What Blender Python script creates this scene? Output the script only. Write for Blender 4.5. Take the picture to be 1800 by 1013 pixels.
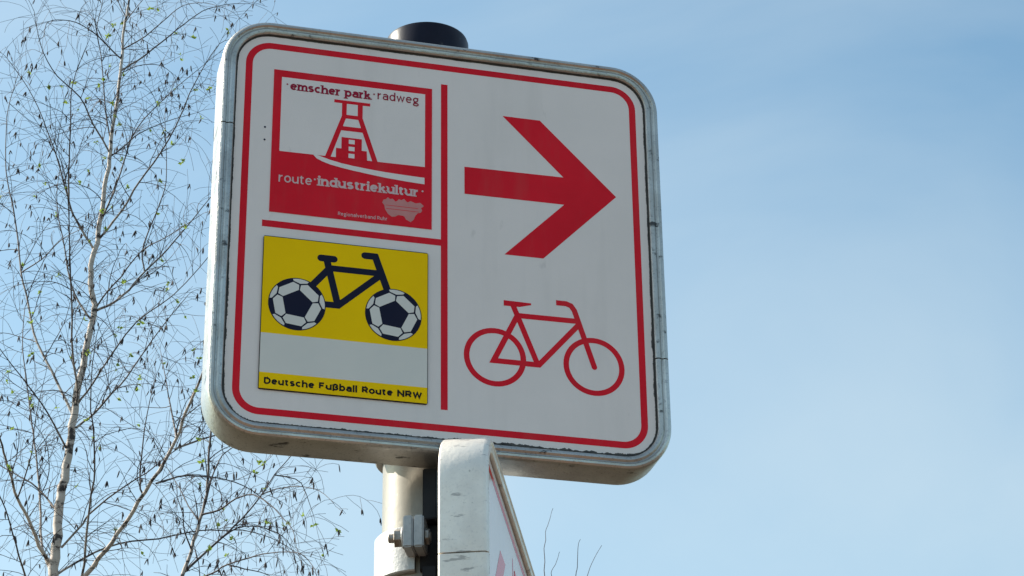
import bpy, bmesh, math, random
from mathutils import Vector, Matrix
R = math.radians
scene = bpy.context.scene
for o in list(bpy.data.objects):
    bpy.data.objects.remove(o)
COL = scene.collection

# ------------------------------------------------------------------ camera
ZC = 2.654                                   # height of the big sign's centre above the ground
cam_d = bpy.data.cameras.new('camera')
cam_d.sensor_width = 36.0
cam_d.lens = 4300.0 / 1800.0 * 36.0
cam_d.clip_start = 0.05
cam_d.clip_end = 5000.0
cam = bpy.data.objects.new('camera', cam_d)
COL.objects.link(cam)
yaw, pitch, roll = R(15.09), R(26.85), R(-0.80)
fw = Vector((math.sin(yaw) * math.cos(pitch), math.cos(yaw) * math.cos(pitch), math.sin(pitch)))
rt = Vector((math.cos(yaw), -math.sin(yaw), 0.0))
up = rt.cross(fw)
rt2 = rt * math.cos(roll) + up * math.sin(roll)
up2 = up * math.cos(roll) - rt * math.sin(roll)
m = Matrix((rt2, up2, -fw)).transposed().to_4x4()
m.translation = Vector((-0.44858, -1.89603, ZC - 1.0338))
cam.matrix_world = m
scene.camera = cam
scene.render.resolution_x = 1024
scene.render.resolution_y = 576

# ------------------------------------------------------------------ sky and sun
SUN_AZ = R(150.0)                            # counter-clockwise from +X: left of and a little behind the sign
SUN_EL = R(38.0)
sun_dir = Vector((math.cos(SUN_AZ) * math.cos(SUN_EL), math.sin(SUN_AZ) * math.cos(SUN_EL), math.sin(SUN_EL)))
world = bpy.data.worlds.new('World')
scene.world = world
world.use_nodes = True
nt = world.node_tree
nt.nodes.clear()
w_out = nt.nodes.new('ShaderNodeOutputWorld')
w_bg = nt.nodes.new('ShaderNodeBackground')
w_sky = nt.nodes.new('ShaderNodeTexSky')
w_sky.sky_type = 'NISHITA'
w_sky.sun_disc = False
w_sky.sun_elevation = SUN_EL
w_sky.sun_rotation = math.atan2(sun_dir.x, sun_dir.y)
w_sky.altitude = 50.0
w_sky.air_density = 1.0
w_sky.dust_density = 1.7
w_sky.ozone_density = 1.0
# thin high cloud: soft white veils laid over the blue, all round the sky
w_tc = nt.nodes.new('ShaderNodeTexCoord')
w_map = nt.nodes.new('ShaderNodeMapping')
w_map.inputs['Scale'].default_value = (1.0, 1.0, 1.5)
w_map.inputs['Location'].default_value = (-0.235, 1.967, 2.219)
w_n = nt.nodes.new('ShaderNodeTexNoise')
w_n.inputs['Scale'].default_value = 2.2
w_n.inputs['Detail'].default_value = 8.0
w_n.inputs['Roughness'].default_value = 0.5
w_n.inputs['Distortion'].default_value = 0.6
w_r = nt.nodes.new('ShaderNodeMapRange')
w_r.inputs['From Min'].default_value = 0.40
w_r.inputs['From Max'].default_value = 0.75
w_r.inputs['To Min'].default_value = 0.0
w_r.inputs['To Max'].default_value = 0.46
w_mix = nt.nodes.new('ShaderNodeMixRGB')
w_mix.inputs['Color2'].default_value = (4.9, 5.25, 5.1, 1)
nt.links.new(w_tc.outputs['Generated'], w_map.inputs['Vector'])
nt.links.new(w_map.outputs['Vector'], w_n.inputs['Vector'])
nt.links.new(w_n.outputs['Fac'], w_r.inputs['Value'])
nt.links.new(w_r.outputs['Result'], w_mix.inputs['Fac'])
w_wb = nt.nodes.new('ShaderNodeMixRGB')               # even colour balance of the whole sky
w_wb.blend_type = 'MULTIPLY'
w_wb.inputs['Fac'].default_value = 1.0
w_wb.inputs['Color2'].default_value = (0.95, 1.165, 1.07, 1)
nt.links.new(w_sky.outputs['Color'], w_wb.inputs['Color1'])
nt.links.new(w_wb.outputs['Color'], w_mix.inputs['Color1'])
nt.links.new(w_mix.outputs['Color'], w_bg.inputs['Color'])
w_bg.inputs['Strength'].default_value = 0.10
nt.links.new(w_bg.outputs['Background'], w_out.inputs['Surface'])

sun_l = bpy.data.lights.new('sun', 'SUN')
sun_l.energy = 4.0
sun_l.angle = R(0.5)
sun_l.color = (1.0, 0.93, 0.82)
sun = bpy.data.objects.new('sun', sun_l)
COL.objects.link(sun)
sun.rotation_euler = (-sun_dir).to_track_quat('-Z', 'Y').to_euler()

vs = scene.view_settings
vs.view_transform = 'Standard'
vs.look = 'None'
vs.exposure = 0.95
vs.gamma = 1.0
vs.use_curve_mapping = False

# ------------------------------------------------------------------ materials
def mat(name, c1, c2=None, scale=20.0, rough=0.5, metallic=0.0, bump=0.0, bump_scale=200.0, lo=0.35, hi=0.65,
        detail=5.0, stretch=(1, 1, 1), rough2=None, spec=0.5, layers=()):
    """Two colours mixed by noise in object space; 'layers' adds stains: (colour, scale, lo, hi, strength, stretch)."""
    M = bpy.data.materials.new(name)
    M.use_nodes = True
    t = M.node_tree
    p = t.nodes['Principled BSDF']
    p.inputs['Metallic'].default_value = metallic
    p.inputs['Roughness'].default_value = rough
    p.inputs['Specular IOR Level'].default_value = spec
    tc = t.nodes.new('ShaderNodeTexCoord')
    def noise(sc, det, st):
        mp = t.nodes.new('ShaderNodeMapping')
        mp.inputs['Scale'].default_value = st
        t.links.new(tc.outputs['Object'], mp.inputs['Vector'])
        n = t.nodes.new('ShaderNodeTexNoise')
        n.inputs['Scale'].default_value = sc
        n.inputs['Detail'].default_value = det
        n.inputs['Roughness'].default_value = 0.6
        t.links.new(mp.outputs['Vector'], n.inputs['Vector'])
        return n
    def ramp(n, a, b, top):
        r = t.nodes.new('ShaderNodeMapRange')
        r.inputs['From Min'].default_value = a
        r.inputs['From Max'].default_value = b
        r.inputs['To Min'].default_value = 0.0
        r.inputs['To Max'].default_value = top
        t.links.new(n.outputs['Fac'], r.inputs['Value'])
        return r
    mx = t.nodes.new('ShaderNodeMixRGB')
    mx.inputs['Color1'].default_value = (*c1, 1)
    mx.inputs['Color2'].default_value = (*(c2 or c1), 1)
    base = ramp(noise(scale, detail, stretch), lo, hi, 1.0)
    t.links.new(base.outputs['Result'], mx.inputs['Fac'])
    last = mx
    for col, sc, a, b, k, st in layers:
        m2 = t.nodes.new('ShaderNodeMixRGB')
        m2.inputs['Color2'].default_value = (*col, 1)
        t.links.new(last.outputs['Color'], m2.inputs['Color1'])
        t.links.new(ramp(noise(sc, 4.0, st), a, b, k).outputs['Result'], m2.inputs['Fac'])
        last = m2
    t.links.new(last.outputs['Color'], p.inputs['Base Color'])
    if rough2 is not None:
        rr = t.nodes.new('ShaderNodeMapRange')
        rr.inputs['From Min'].default_value = lo
        rr.inputs['From Max'].default_value = hi
        rr.inputs['To Min'].default_value = rough
        rr.inputs['To Max'].default_value = rough2
        t.links.new(base.inputs['Value'].links[0].from_socket, rr.inputs['Value'])
        t.links.new(rr.outputs['Result'], p.inputs['Roughness'])
    if bump:
        b = t.nodes.new('ShaderNodeBump')
        b.inputs['Strength'].default_value = bump
        b.inputs['Distance'].default_value = 0.001
        t.links.new(noise(bump_scale, 3.0, (1, 1, 1)).outputs['Fac'], b.inputs['Height'])
        t.links.new(b.outputs['Normal'], p.inputs['Normal'])
    return M

GRIME = (0.035, 0.032, 0.034)
M = {}
M['white_film'] = mat('white_film', (0.85, 0.76, 0.73), (0.80, 0.72, 0.69), 9, 0.20, spec=0.22, bump=0.03, bump_scale=900,
                      layers=[((0.42, 0.38, 0.35), 38, 0.52, 0.80, 0.14, (1, 1, 0.10)), ((0.20, 0.17, 0.15), 190, 0.74, 0.80, 0.55, (1, 1, 1)), ((0.36, 0.32, 0.30), 60, 0.66, 0.80, 0.35, (1, 1, 0.4)), ((0.45, 0.45, 0.45), 1400, 0.55, 0.75, 0.25, (1, 1, 1))])
M['red_film'] = mat('red_film', (0.78, 0.009, 0.024), (0.69, 0.007, 0.020), 14, 0.20, spec=0.14,
                    layers=[((0.45, 0.05, 0.05), 900, 0.55, 0.8, 0.3, (1, 1, 1)), ((0.62, 0.06, 0.06), 45, 0.50, 0.75, 0.4, (1, 1, 0.2)), ((0.30, 0.02, 0.03), 210, 0.72, 0.78, 0.6, (1, 1, 1))])
M['yellow_film'] = mat('yellow_film', (1.0, 0.63, 0.001), (0.96, 0.59, 0.001), 16, 0.5, spec=0.06,
                       layers=[((0.30, 0.22, 0.03), 75, 0.68, 0.80, 0.6, (1, 1, 1)), ((0.55, 0.40, 0.02), 700, 0.58, 0.78, 0.25, (1, 1, 1))])
M['pale_film'] = mat('pale_film', (0.75, 0.71, 0.66), (0.71, 0.68, 0.635), 14, 0.5, spec=0.2,
                     layers=[((0.3, 0.3, 0.32), 110, 0.70, 0.80, 0.5, (1, 1, 1))])
M['pink_film'] = mat('pink_film', (0.62, 0.26, 0.25), (0.58, 0.22, 0.21), 60, 0.5, spec=0.2)
M['letter_rose'] = mat('letter_rose', (0.70, 0.52, 0.52), (0.66, 0.46, 0.46), 60, 0.5, spec=0.2)
M['plum_film'] = mat('plum_film', (0.36, 0.010, 0.040), (0.30, 0.010, 0.036), 60, 0.3, spec=0.14)
M['navy_film'] = mat('navy_film', (0.006, 0.007, 0.028), (0.009, 0.009, 0.030), 40, 0.5, spec=0.15)
M['black_film'] = mat('black_film', (0.008, 0.007, 0.007), (0.012, 0.011, 0.010), 40, 0.5, spec=0.15)
M['aluminium'] = mat('aluminium', (0.53, 0.505, 0.47), (0.43, 0.41, 0.385), 22, 0.30, 0.90, bump=0.35, bump_scale=420, rough2=0.48,
                     layers=[((0.20, 0.19, 0.185), 14, 0.50, 0.70, 0.45, (1, 1, 1)), ((0.14, 0.13, 0.13), 480, 0.56, 0.70, 0.55, (1, 1, 1)), (GRIME, 85, 0.62, 0.69, 0.9, (0.7, 1, 1))])
M['bright_aluminium'] = mat('bright_aluminium', (0.92, 0.85, 0.77), (0.82, 0.76, 0.69), 28, 0.34, 0.35, bump=0.3, bump_scale=240, rough2=0.55, spec=0.6,
                            layers=[((0.64, 0.60, 0.57), 30, 0.48, 0.70, 0.45, (1, 1, 0.8)), ((0.45, 0.43, 0.42), 420, 0.55, 0.75, 0.35, (1, 1, 1)), ((0.10, 0.095, 0.095), 100, 0.67, 0.73, 0.8, (1, 1, 1)), ((0.22, 0.2, 0.2), 55, 0.62, 0.66, 0.6, (0.6, 0.6, 3.2))])
M['shaded_steel'] = mat('shaded_steel', (0.010, 0.010, 0.013), (0.018, 0.017, 0.018), 60, 0.55, spec=0.25)  # near-black: shade at the clamp and pole is put into the colour
M['groove'] = mat('groove', GRIME, (0.09, 0.085, 0.08), 60, 0.8)
M['back_sheet'] = mat('back_sheet', (0.06, 0.06, 0.065), (0.045, 0.045, 0.05), 30, 0.5, 0.2)
M['pole_paint'] = mat('pole_paint', (0.335, 0.31, 0.27), (0.27, 0.25, 0.22), 22, 0.45, 0.45, bump=0.15, bump_scale=120,
                      layers=[((0.15, 0.135, 0.115), 70, 0.62, 0.76, 0.6, (1, 1, 0.25)), ((0.48, 0.44, 0.37), 200, 0.62, 0.70, 0.5, (1, 1, 1))])
M['cap_plastic'] = mat('cap_plastic', (0.006, 0.006, 0.016), (0.009, 0.009, 0.02), 60, 0.36, spec=0.16, bump=0.1,
                       layers=[((0.12, 0.12, 0.12), 90, 0.64, 0.78, 0.5, (1, 1, 1))])
M['galvanised'] = mat('galvanised', (0.52, 0.51, 0.50), (0.42, 0.42, 0.42), 70, 0.5, 0.5, bump=0.3, bump_scale=300,
                      layers=[((0.2, 0.2, 0.21), 160, 0.58, 0.75, 0.6, (1, 1, 1))])
M['bolt_steel'] = mat('bolt_steel', (0.40, 0.38, 0.36), (0.24, 0.19, 0.15), 150, 0.5, 0.7, bump=0.2, bump_scale=400)
M['ground'] = mat('ground', (0.040, 0.034, 0.016), (0.060, 0.042, 0.024), 0.6, 0.95)
M['path'] = mat('path', (0.165, 0.100, 0.066), (0.125, 0.078, 0.054), 2.0, 0.95, bump=0.5, bump_scale=60)
M['twig'] = mat('twig', (0.036, 0.028, 0.036), (0.060, 0.044, 0.046), 9, 0.7)
M['catkin'] = mat('catkin', (0.030, 0.022, 0.030), (0.060, 0.045, 0.040), 40, 0.8)
M['leaf'] = mat('leaf', (0.17, 0.26, 0.035), (0.24, 0.32, 0.06), 25, 0.55)
_t = M['leaf'].node_tree                      # thin young leaves let light through
_p = _t.nodes['Principled BSDF']
_tr = _t.nodes.new('ShaderNodeBsdfTranslucent')
_tr.inputs['Color'].default_value = (0.26, 0.36, 0.05, 1)
_ms = _t.nodes.new('ShaderNodeMixShader')
_ms.inputs['Fac'].default_value = 0.45
_t.links.new(_p.outputs['BSDF'], _ms.inputs[1])
_t.links.new(_tr.outputs['BSDF'], _ms.inputs[2])
_t.links.new(_ms.outputs['Shader'], _t.nodes['Material Output'].inputs['Surface'])

def bark():
    Mb = bpy.data.materials.new('birch_bark')
    Mb.use_nodes = True
    t = Mb.node_tree
    p = t.nodes['Principled BSDF']
    p.inputs['Roughness'].default_value = 0.75
    tc = t.nodes.new('ShaderNodeTexCoord')
    mp = t.nodes.new('ShaderNodeMapping')
    mp.inputs['Scale'].default_value = (1, 1, 2.6)
    n = t.nodes.new('ShaderNodeTexNoise')
    n.inputs['Scale'].default_value = 9.0
    n.inputs['Detail'].default_value = 6.0
    n.inputs['Roughness'].default_value = 0.65
    r = t.nodes.new('ShaderNodeValToRGB')
    e = r.color_ramp.elements
    e[0].position = 0.0; e[0].color = (0.035, 0.028, 0.026, 1)
    e[1].position = 1.0; e[1].color = (0.72, 0.66, 0.60, 1)
    a = r.color_ramp.elements.new(0.40); a.color = (0.05, 0.04, 0.036, 1)
    b = r.color_ramp.elements.new(0.46); b.color = (0.52, 0.43, 0.37, 1)
    # young wood is brown, old wood is white: the attribute carries the limb's thickness
    at = t.nodes.new('ShaderNodeAttribute')
    at.attribute_name = 'age'
    mx = t.nodes.new('ShaderNodeMixRGB')
    mx.inputs['Color1'].default_value = (0.060, 0.042, 0.042, 1)
    t.links.new(tc.outputs['Object'], mp.inputs['Vector'])
    t.links.new(mp.outputs['Vector'], n.inputs['Vector'])
    t.links.new(n.outputs['Fac'], r.inputs['Fac'])
    t.links.new(r.outputs['Color'], mx.inputs['Color2'])
    t.links.new(at.outputs['Fac'], mx.inputs['Fac'])
    t.links.new(mx.outputs['Color'], p.inputs['Base Color'])
    return Mb
M['bark'] = bark()

# ------------------------------------------------------------------ helpers
K = 0.001                                    # the signs are drawn in millimetres

def link(name, me, material, parent=None, smooth=False):
    o = bpy.data.objects.new(name, me)
    COL.objects.link(o)
    if material:
        me.materials.append(material)
    if parent:
        o.parent = parent
    if smooth:
        for f in me.polygons:
            f.use_smooth = True
    return o

def empty(name, loc, rz=0.0):
    o = bpy.data.objects.new(name, None)
    o.empty_display_size = 0.05
    COL.objects.link(o)
    o.location = loc
    o.rotation_euler = (0, 0, rz)
    return o

def tag(o, label=None, cat=None, group=None, kind=None):
    if label: o['label'] = label
    if cat: o['category'] = cat
    if group: o['group'] = group
    if kind: o['kind'] = kind
    return o

class Sheet:
    """Flat print in a sign's plane (x right, z up, front towards -y), millimetres. Each added shape lies a hair above the last."""
    def __init__(self, y, step=0.008):
        self.v, self.f, self.y, self.step = [], [], y, step
    def poly(self, pts):
        # counter-clockwise seen from the front
        a = sum(p[0] * q[1] - q[0] * p[1] for p, q in zip(pts, pts[1:] + pts[:1]))
        if a < 0:
            pts = pts[::-1]
        n = len(self.v)
        self.v += [(p[0] * K, self.y * K, p[1] * K) for p in pts]
        self.f.append(tuple(range(n, n + len(pts))))
        self.y -= self.step
        return self
    def rect(self, x0, z0, x1, z1):
        return self.poly([(x0, z0), (x1, z0), (x1, z1), (x0, z1)])
    def disc(self, cx, cz, r, n=40):
        return self.poly([(cx + r * math.cos(2 * math.pi * i / n), cz + r * math.sin(2 * math.pi * i / n)) for i in range(n)])
    def ring(self, cx, cz, r0, r1, n=48):
        return self.stroke([(cx + (r0 + r1) / 2 * math.cos(2 * math.pi * i / n), cz + (r0 + r1) / 2 * math.sin(2 * math.pi * i / n)) for i in range(n)], r1 - r0, closed=True)
    def stroke(self, pts, w, closed=False, cap=False):
        pts = [Vector((p[0], p[1])) for p in pts]
        N = len(pts)
        L, Rr = [], []
        for i in range(N):
            a = pts[i - 1] if (i > 0 or closed) else None
            b = pts[(i + 1) % N] if (i < N - 1 or closed) else None
            d1 = (pts[i] - a).normalized() if a is not None else None
            d2 = (b - pts[i]).normalized() if b is not None else None
            if d1 is None: d1 = d2
            if d2 is None: d2 = d1
            n1 = Vector((-d1.y, d1.x)); n2 = Vector((-d2.y, d2.x))
            nn = n1 + n2
            if nn.length < 1e-6: nn = n1
            nn.normalize()
            k = (w / 2) / max(0.45, nn.dot(n1))
            L.append(pts[i] + nn * k); Rr.append(pts[i] - nn * k)
        n = len(self.v)
        for a, b in zip(Rr, L):
            self.v += [(a.x * K, self.y * K, a.y * K), (b.x * K, self.y * K, b.y * K)]
        for i in range(N - (0 if closed else 1)):
            j = (i + 1) % N
            self.f.append((n + 2 * i, n + 2 * j, n + 2 * j + 1, n + 2 * i + 1))
        self.y -= self.step
        if cap:
            for p_ in (pts[0], pts[-1]):
                self.disc(p_.x, p_.y, w / 2, 14)
        return self
    def build(self, name, material, parent):
        me = bpy.data.meshes.new(name)
        me.from_pydata(self.v, [], self.f)
        me.update()
        return link(name, me, material, parent)

def rrect(hx, hz, r, n=10):
    """Rounded rectangle outline, counter-clockwise from the right side's lower end."""
    pts = []
    for cx, cz, a0 in ((hx - r, hz - r, 0), (-hx + r, hz - r, 90), (-hx + r, -hz + r, 180), (hx - r, -hz + r, 270)):
        for i in range(n + 1):
            a = R(a0 + 90 * i / n)
            pts.append((cx + r * math.cos(a), cz + r * math.sin(a)))
    return pts

def slab(name, outline, y0, y1, material, parent, bevel=0.0):
    """A plate: an outline in the sign's plane given thickness from y0 (front) to y1 (back), in millimetres."""
    bm = bmesh.new()
    vs_ = [bm.verts.new((x * K, y0 * K, z * K)) for x, z in outline]
    f = bm.faces.new(vs_)
    bm.normal_update()
    if f.normal.y > 0:
        f.normal_flip()
    ex = bmesh.ops.extrude_face_region(bm, geom=[f])
    bmesh.ops.translate(bm, verts=[g for g in ex['geom'] if isinstance(g, bmesh.types.BMVert)], vec=(0, (y1 - y0) * K, 0))
    bmesh.ops.recalc_face_normals(bm, faces=bm.faces[:])
    if bevel:
        bmesh.ops.bevel(bm, geom=bm.edges[:], offset=bevel * K, segments=2, affect='EDGES', profile=0.6)
    me = bpy.data.meshes.new(name)
    bm.to_mesh(me); bm.free()
    return link(name, me, material, parent)

def lathe(name, prof, material, parent=None, n=48, loc=(0, 0, 0), smooth_ang=35):
    """Turned body round the z axis: prof is (radius, z) in millimetres, bottom to top."""
    v, f = [], []
    for r_, z_ in prof:
        for i in range(n):
            a = 2 * math.pi * i / n
            v.append((r_ * K * math.cos(a), r_ * K * math.sin(a), z_ * K))
    for j in range(len(prof) - 1):
        for i in range(n):
            k = (i + 1) % n
            f.append((j * n + i, j * n + k, (j + 1) * n + k, (j + 1) * n + i))
    f.append(tuple(range(n))[::-1])
    f.append(tuple((len(prof) - 1) * n + i for i in range(n)))
    me = bpy.data.meshes.new(name)
    me.from_pydata(v, [], f)
    me.update()
    o = link(name, me, material, parent)
    o.location = loc
    for q in me.polygons[:-2]:
        q.use_smooth = True
    me.set_sharp_from_angle(angle=R(smooth_ang))
    return o

def box(name, size, loc, material, parent, bevel=1.0, rz=0.0):
    bm = bmesh.new()
    bmesh.ops.create_cube(bm, size=1.0)
    bmesh.ops.scale(bm, verts=bm.verts[:], vec=[s * K for s in size])
    if bevel:
        bmesh.ops.bevel(bm, geom=bm.edges[:], offset=bevel * K, segments=2, affect='EDGES')
    me = bpy.data.meshes.new(name)
    bm.to_mesh(me); bm.free()
    o = link(name, me, material, parent)
    o.location = [c * K for c in loc]
    o.rotation_euler = (0, 0, rz)
    return o

# ------------------------------------------------------------------ ground
def sheet(name, pts, z, material):
    me = bpy.data.meshes.new(name)
    me.from_pydata([(x, y, z) for x, y in pts], [], [tuple(range(len(pts)))])
    o = link(name, me, material)
    return tag(o, kind='structure')
tag(sheet('ground', [(-900, -900), (900, -900), (900, 900), (-900, 900)], 0.0, M['ground']), 'flat ground of spring grass and bare earth', 'ground')
tag(sheet('path', [(-900, -5.6), (900, -5.6), (900, -0.5), (-900, -0.5)], 0.004, M['path']), 'brown earthen cycle path in front of the signs', 'path')

# ------------------------------------------------------------------ lettering drawn with pen strokes (x-height 1)
def arc(cx, cy, rx, ry, a0, a1, n=14):
    return [(cx + rx * math.cos(R(a0 + (a1 - a0) * i / n)), cy + ry * math.sin(R(a0 + (a1 - a0) * i / n))) for i in range(n + 1)]
def oval(cx, cy, rx, ry):
    return ('o', cx, cy, rx, ry)
def arch(x0, x1):
    return [(x0, 0.62)] + arc((x0 + x1) / 2 + 0.03, 0.62, (x1 - x0) / 2 - 0.03, 0.38, 150, 0, 10) + [(x1, 0)]
G = {   # glyph: (width, strokes, serif spots: (x, y, side))  side: b = both ways, l = to the left
    'a': (0.72, [arc(0.36, 0.66, 0.36, 0.34, 155, 0, 10) + [(0.72, 0)], oval(0.36, 0.30, 0.36, 0.30)], [(0.80, 0, 'r')]),
    'b': (0.76, [[(0, 0), (0, 1.45)], oval(0.38, 0.5, 0.38, 0.5)], [(0, 1.45, 'l')]),
    'c': (0.68, [arc(0.38, 0.5, 0.38, 0.5, 48, 312)], []),
    'd': (0.76, [[(0.76, 0), (0.76, 1.45)], oval(0.38, 0.5, 0.38, 0.5)], [(0.76, 1.45, 'l'), (0.76, 0, 'r')]),
    'e': (0.76, [[(0.0, 0.52), (0.76, 0.52)], arc(0.38, 0.5, 0.38, 0.5, 3, 318, 18)], []),
    'g': (0.76, [oval(0.34, 0.63, 0.33, 0.36), [(0.5, 0.92), (0.80, 0.97)], [(0.2, 0.30), (0.12, 0.14), (0.3, 0.03), (0.6, 0.0)], oval(0.38, -0.24, 0.38, 0.24)], []),
    'h': (0.74, [[(0, 0), (0, 1.45)], arch(0, 0.74)], [(0, 1.45, 'l'), (0, 0, 'b'), (0.74, 0, 'b')]),
    'i': (0.0, [[(0, 0), (0, 1)], ('dot', 0, 1.50)], [(0, 1, 'l'), (0, 0, 'b')]),
    'k': (0.72, [[(0, 0), (0, 1.45)], [(0.04, 0.46), (0.62, 1.0)], [(0.22, 0.58), (0.70, 0)]], [(0, 1.45, 'l'), (0, 0, 'b'), (0.70, 0, 'b')]),
    'l': (0.0, [[(0, 0), (0, 1.45)]], [(0, 1.45, 'l'), (0, 0, 'b')]),
    'm': (1.24, [[(0, 0), (0, 1)], arch(0, 0.62), arch(0.62, 1.24)], [(0, 1, 'l'), (0, 0, 'b'), (0.62, 0, 'b'), (1.24, 0, 'b')]),
    'n': (0.72, [[(0, 0), (0, 1)], arch(0, 0.72)], [(0, 1, 'l'), (0, 0, 'b'), (0.72, 0, 'b')]),
    'o': (0.80, [oval(0.40, 0.5, 0.40, 0.5)], []),
    'p': (0.76, [[(0, -0.45), (0, 1)], oval(0.38, 0.5, 0.38, 0.5)], [(0, 1, 'l'), (0, -0.45, 'b')]),
    'r': (0.44, [[(0, 0), (0, 1)], [(0, 0.55)] + arc(0.40, 0.58, 0.36, 0.40, 160, 80, 6)], [(0, 1, 'l'), (0, 0, 'b')]),
    's': (0.62, [arc(0.32, 0.75, 0.30, 0.25, 35, 250, 9) + arc(0.30, 0.25, 0.32, 0.25, 80, -145, 9)], []),
    't': (0.46, [[(0.14, 1.32), (0.14, 0.25)] + arc(0.36, 0.22, 0.22, 0.22, 180, 300, 6), [(-0.10, 1.0), (0.46, 1.0)]], []),
    'u': (0.74, [[(0, 1), (0, 0.38)] + arc(0.35, 0.38, 0.35, 0.38, 180, 330, 9), [(0.74, 1), (0.74, 0)]], [(0, 1, 'l'), (0.74, 1, 'l'), (0.74, 0, 'r')]),
    'v': (0.76, [[(0, 1), (0.38, 0), (0.76, 1)]], []),
    'w': (1.16, [[(0, 1), (0.29, 0), (0.58, 0.98), (0.87, 0), (1.16, 1)]], []),
    'D': (0.92, [[(0, 0), (0, 1.36), (0.40, 1.36)] + arc(0.40, 0.68, 0.52, 0.68, 90, -90, 12) + [(0, 0)]], []),
    'F': (0.74, [[(0, 0), (0, 1.36), (0.74, 1.36)], [(0, 0.72), (0.64, 0.72)]], []),
    'R': (0.84, [[(0, 0), (0, 1.36), (0.46, 1.36)] + arc(0.46, 0.99, 0.36, 0.37, 90, -90, 8) + [(0, 0.62)], [(0.42, 0.60), (0.86, 0)]], []),
    'N': (0.94, [[(0, 0), (0, 1.36)], [(0.02, 1.30), (0.92, 0.06)], [(0.94, 0), (0.94, 1.36)]], []),
    'W': (1.36, [[(0, 1.36), (0.34, 0), (0.68, 1.26), (1.02, 0), (1.36, 1.36)]], []),
    'ß': (0.74, [[(0, -0.38), (0, 1.02)] + arc(0.34, 1.02, 0.34, 0.34, 180, -70, 10) + [(0.28, 0.66)], [(0.34, 0.68)] + arc(0.36, 0.34, 0.36, 0.34, 80, -150, 10)], []),
}
def write(sh, text, x0, x1, base, xh, w, serif=False, gap=0.30):
    """Set a word between x0 and x1 on the baseline; w is the stroke width as a share of the x-height."""
    adv, spots = 0.0, []
    for ch in text:
        if ch == ' ':
            adv += 0.42 + w * 0.5
            continue
        gw = G[ch][0]
        spots.append((ch, adv + w / 2))
        adv += gw + w + gap
    adv -= gap
    sx = (x1 - x0) / adv
    def P(gx, q):
        return (x0 + (gx + q[0]) * sx, base + (w / 2 + q[1] * (1 - w)) * xh)
    sw = w * (xh + sx) / 2
    for ch, gx in spots:
        for s in G[ch][1]:
            if s[0] == 'o':
                n = 22
                sh.stroke([P(gx, (s[1] + s[3] * math.cos(2 * math.pi * i / n), s[2] + s[4] * math.sin(2 * math.pi * i / n))) for i in range(n)], sw, closed=True)
            elif s[0] == 'dot':
                c = P(gx, (s[1], s[2]))
                sh.disc(c[0], c[1], sw * 0.62, 12)
            else:
                q = [P(gx, t) for t in s]
                # let straight ends reach the full height
                if len(q) == 2 and abs(q[0][0] - q[1][0]) < 1e-6:
                    sg = 1 if q[1][1] > q[0][1] else -1
                    q = [(q[0][0], q[0][1] - sg * sw / 2), (q[1][0], q[1][1] + sg * sw / 2)]
                elif s[-1][1] == 0 and abs(s[-1][0] - s[-2][0]) < 1e-6:
                    q[-1] = (q[-1][0], q[-1][1] - sw / 2)
                sh.stroke(q, sw)
        if serif:
            for x_, y_, side in G[ch][2]:
                c = P(gx, (x_, y_))
                t_ = sw * 0.55
                yy = c[1] + (sw / 2 - t_ / 2 if y_ > 0.5 else -sw / 2 + t_ / 2)
                a = c[0] - sw * (1.0 if side in 'bl' else 0.0)
                b = c[0] + sw * (1.0 if side in 'br' else 0.0)
                sh.stroke([(a, yy), (b, yy)], t_)

# ------------------------------------------------------------------ the cycle route signs
HALF = 207.5                                 # half of the outer size, frame included
PROFILE = [(-12.4, 3.0), (-12.4, -2.0), (-11.6, -3.2), (-10.0, -3.9), (-8.6, -4.0), (-7.4, -3.2), (-6.6, -2.6), (-5.6, -2.9), (-4.2, -4.2), (-2.4, -4.0), (-0.8, -2.8),
           (0.0, -1.0), (0.3, 0.6), (0.3, 33.6), (0.0, 34.8), (-1.4, 36.0), (-12.0, 36.0), (-12.0, 30.0)]

def frame_piece(path, parent, metal='aluminium'):
    """Sweep the aluminium edge profile along an open path of (x, z, normal x, normal z)."""
    v, f = [], []
    n = len(PROFILE)
    for x, z, nx, nz in path:
        for o_, y_ in PROFILE:
            v.append(((x + nx * o_) * K, y_ * K, (z + nz * o_) * K))
    for i in range(len(path) - 1):
        for j in range(n - 1):
            f.append((i * n + j, (i + 1) * n + j, (i + 1) * n + j + 1, i * n + j + 1))
    f.append(tuple(range(n)))
    f.append(tuple((len(path) - 1) * n + j for j in range(n))[::-1])
    me = bpy.data.meshes.new('frame')
    me.from_pydata(v, [], f)
    me.update()
    bm = bmesh.new(); bm.from_mesh(me)
    bmesh.ops.recalc_face_normals(bm, faces=bm.faces[:])
    bm.to_mesh(me); bm.free()
    o = link('frame', me, M[metal], parent, smooth=True)
    me.set_sharp_from_angle(angle=R(24))
    return o

def outline_normals(h, r, n=14):
    out = []
    for cx, cz, a0 in ((h - r, h - r, 0), (-h + r, h - r, 90), (-h + r, -h + r, 180), (h - r, -h + r, 270)):
        for i in range(n + 1):
            a = R(a0 + 90 * i / n)
            out.append((cx + r * math.cos(a), cz + r * math.sin(a), math.cos(a), math.sin(a)))
    return out

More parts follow.
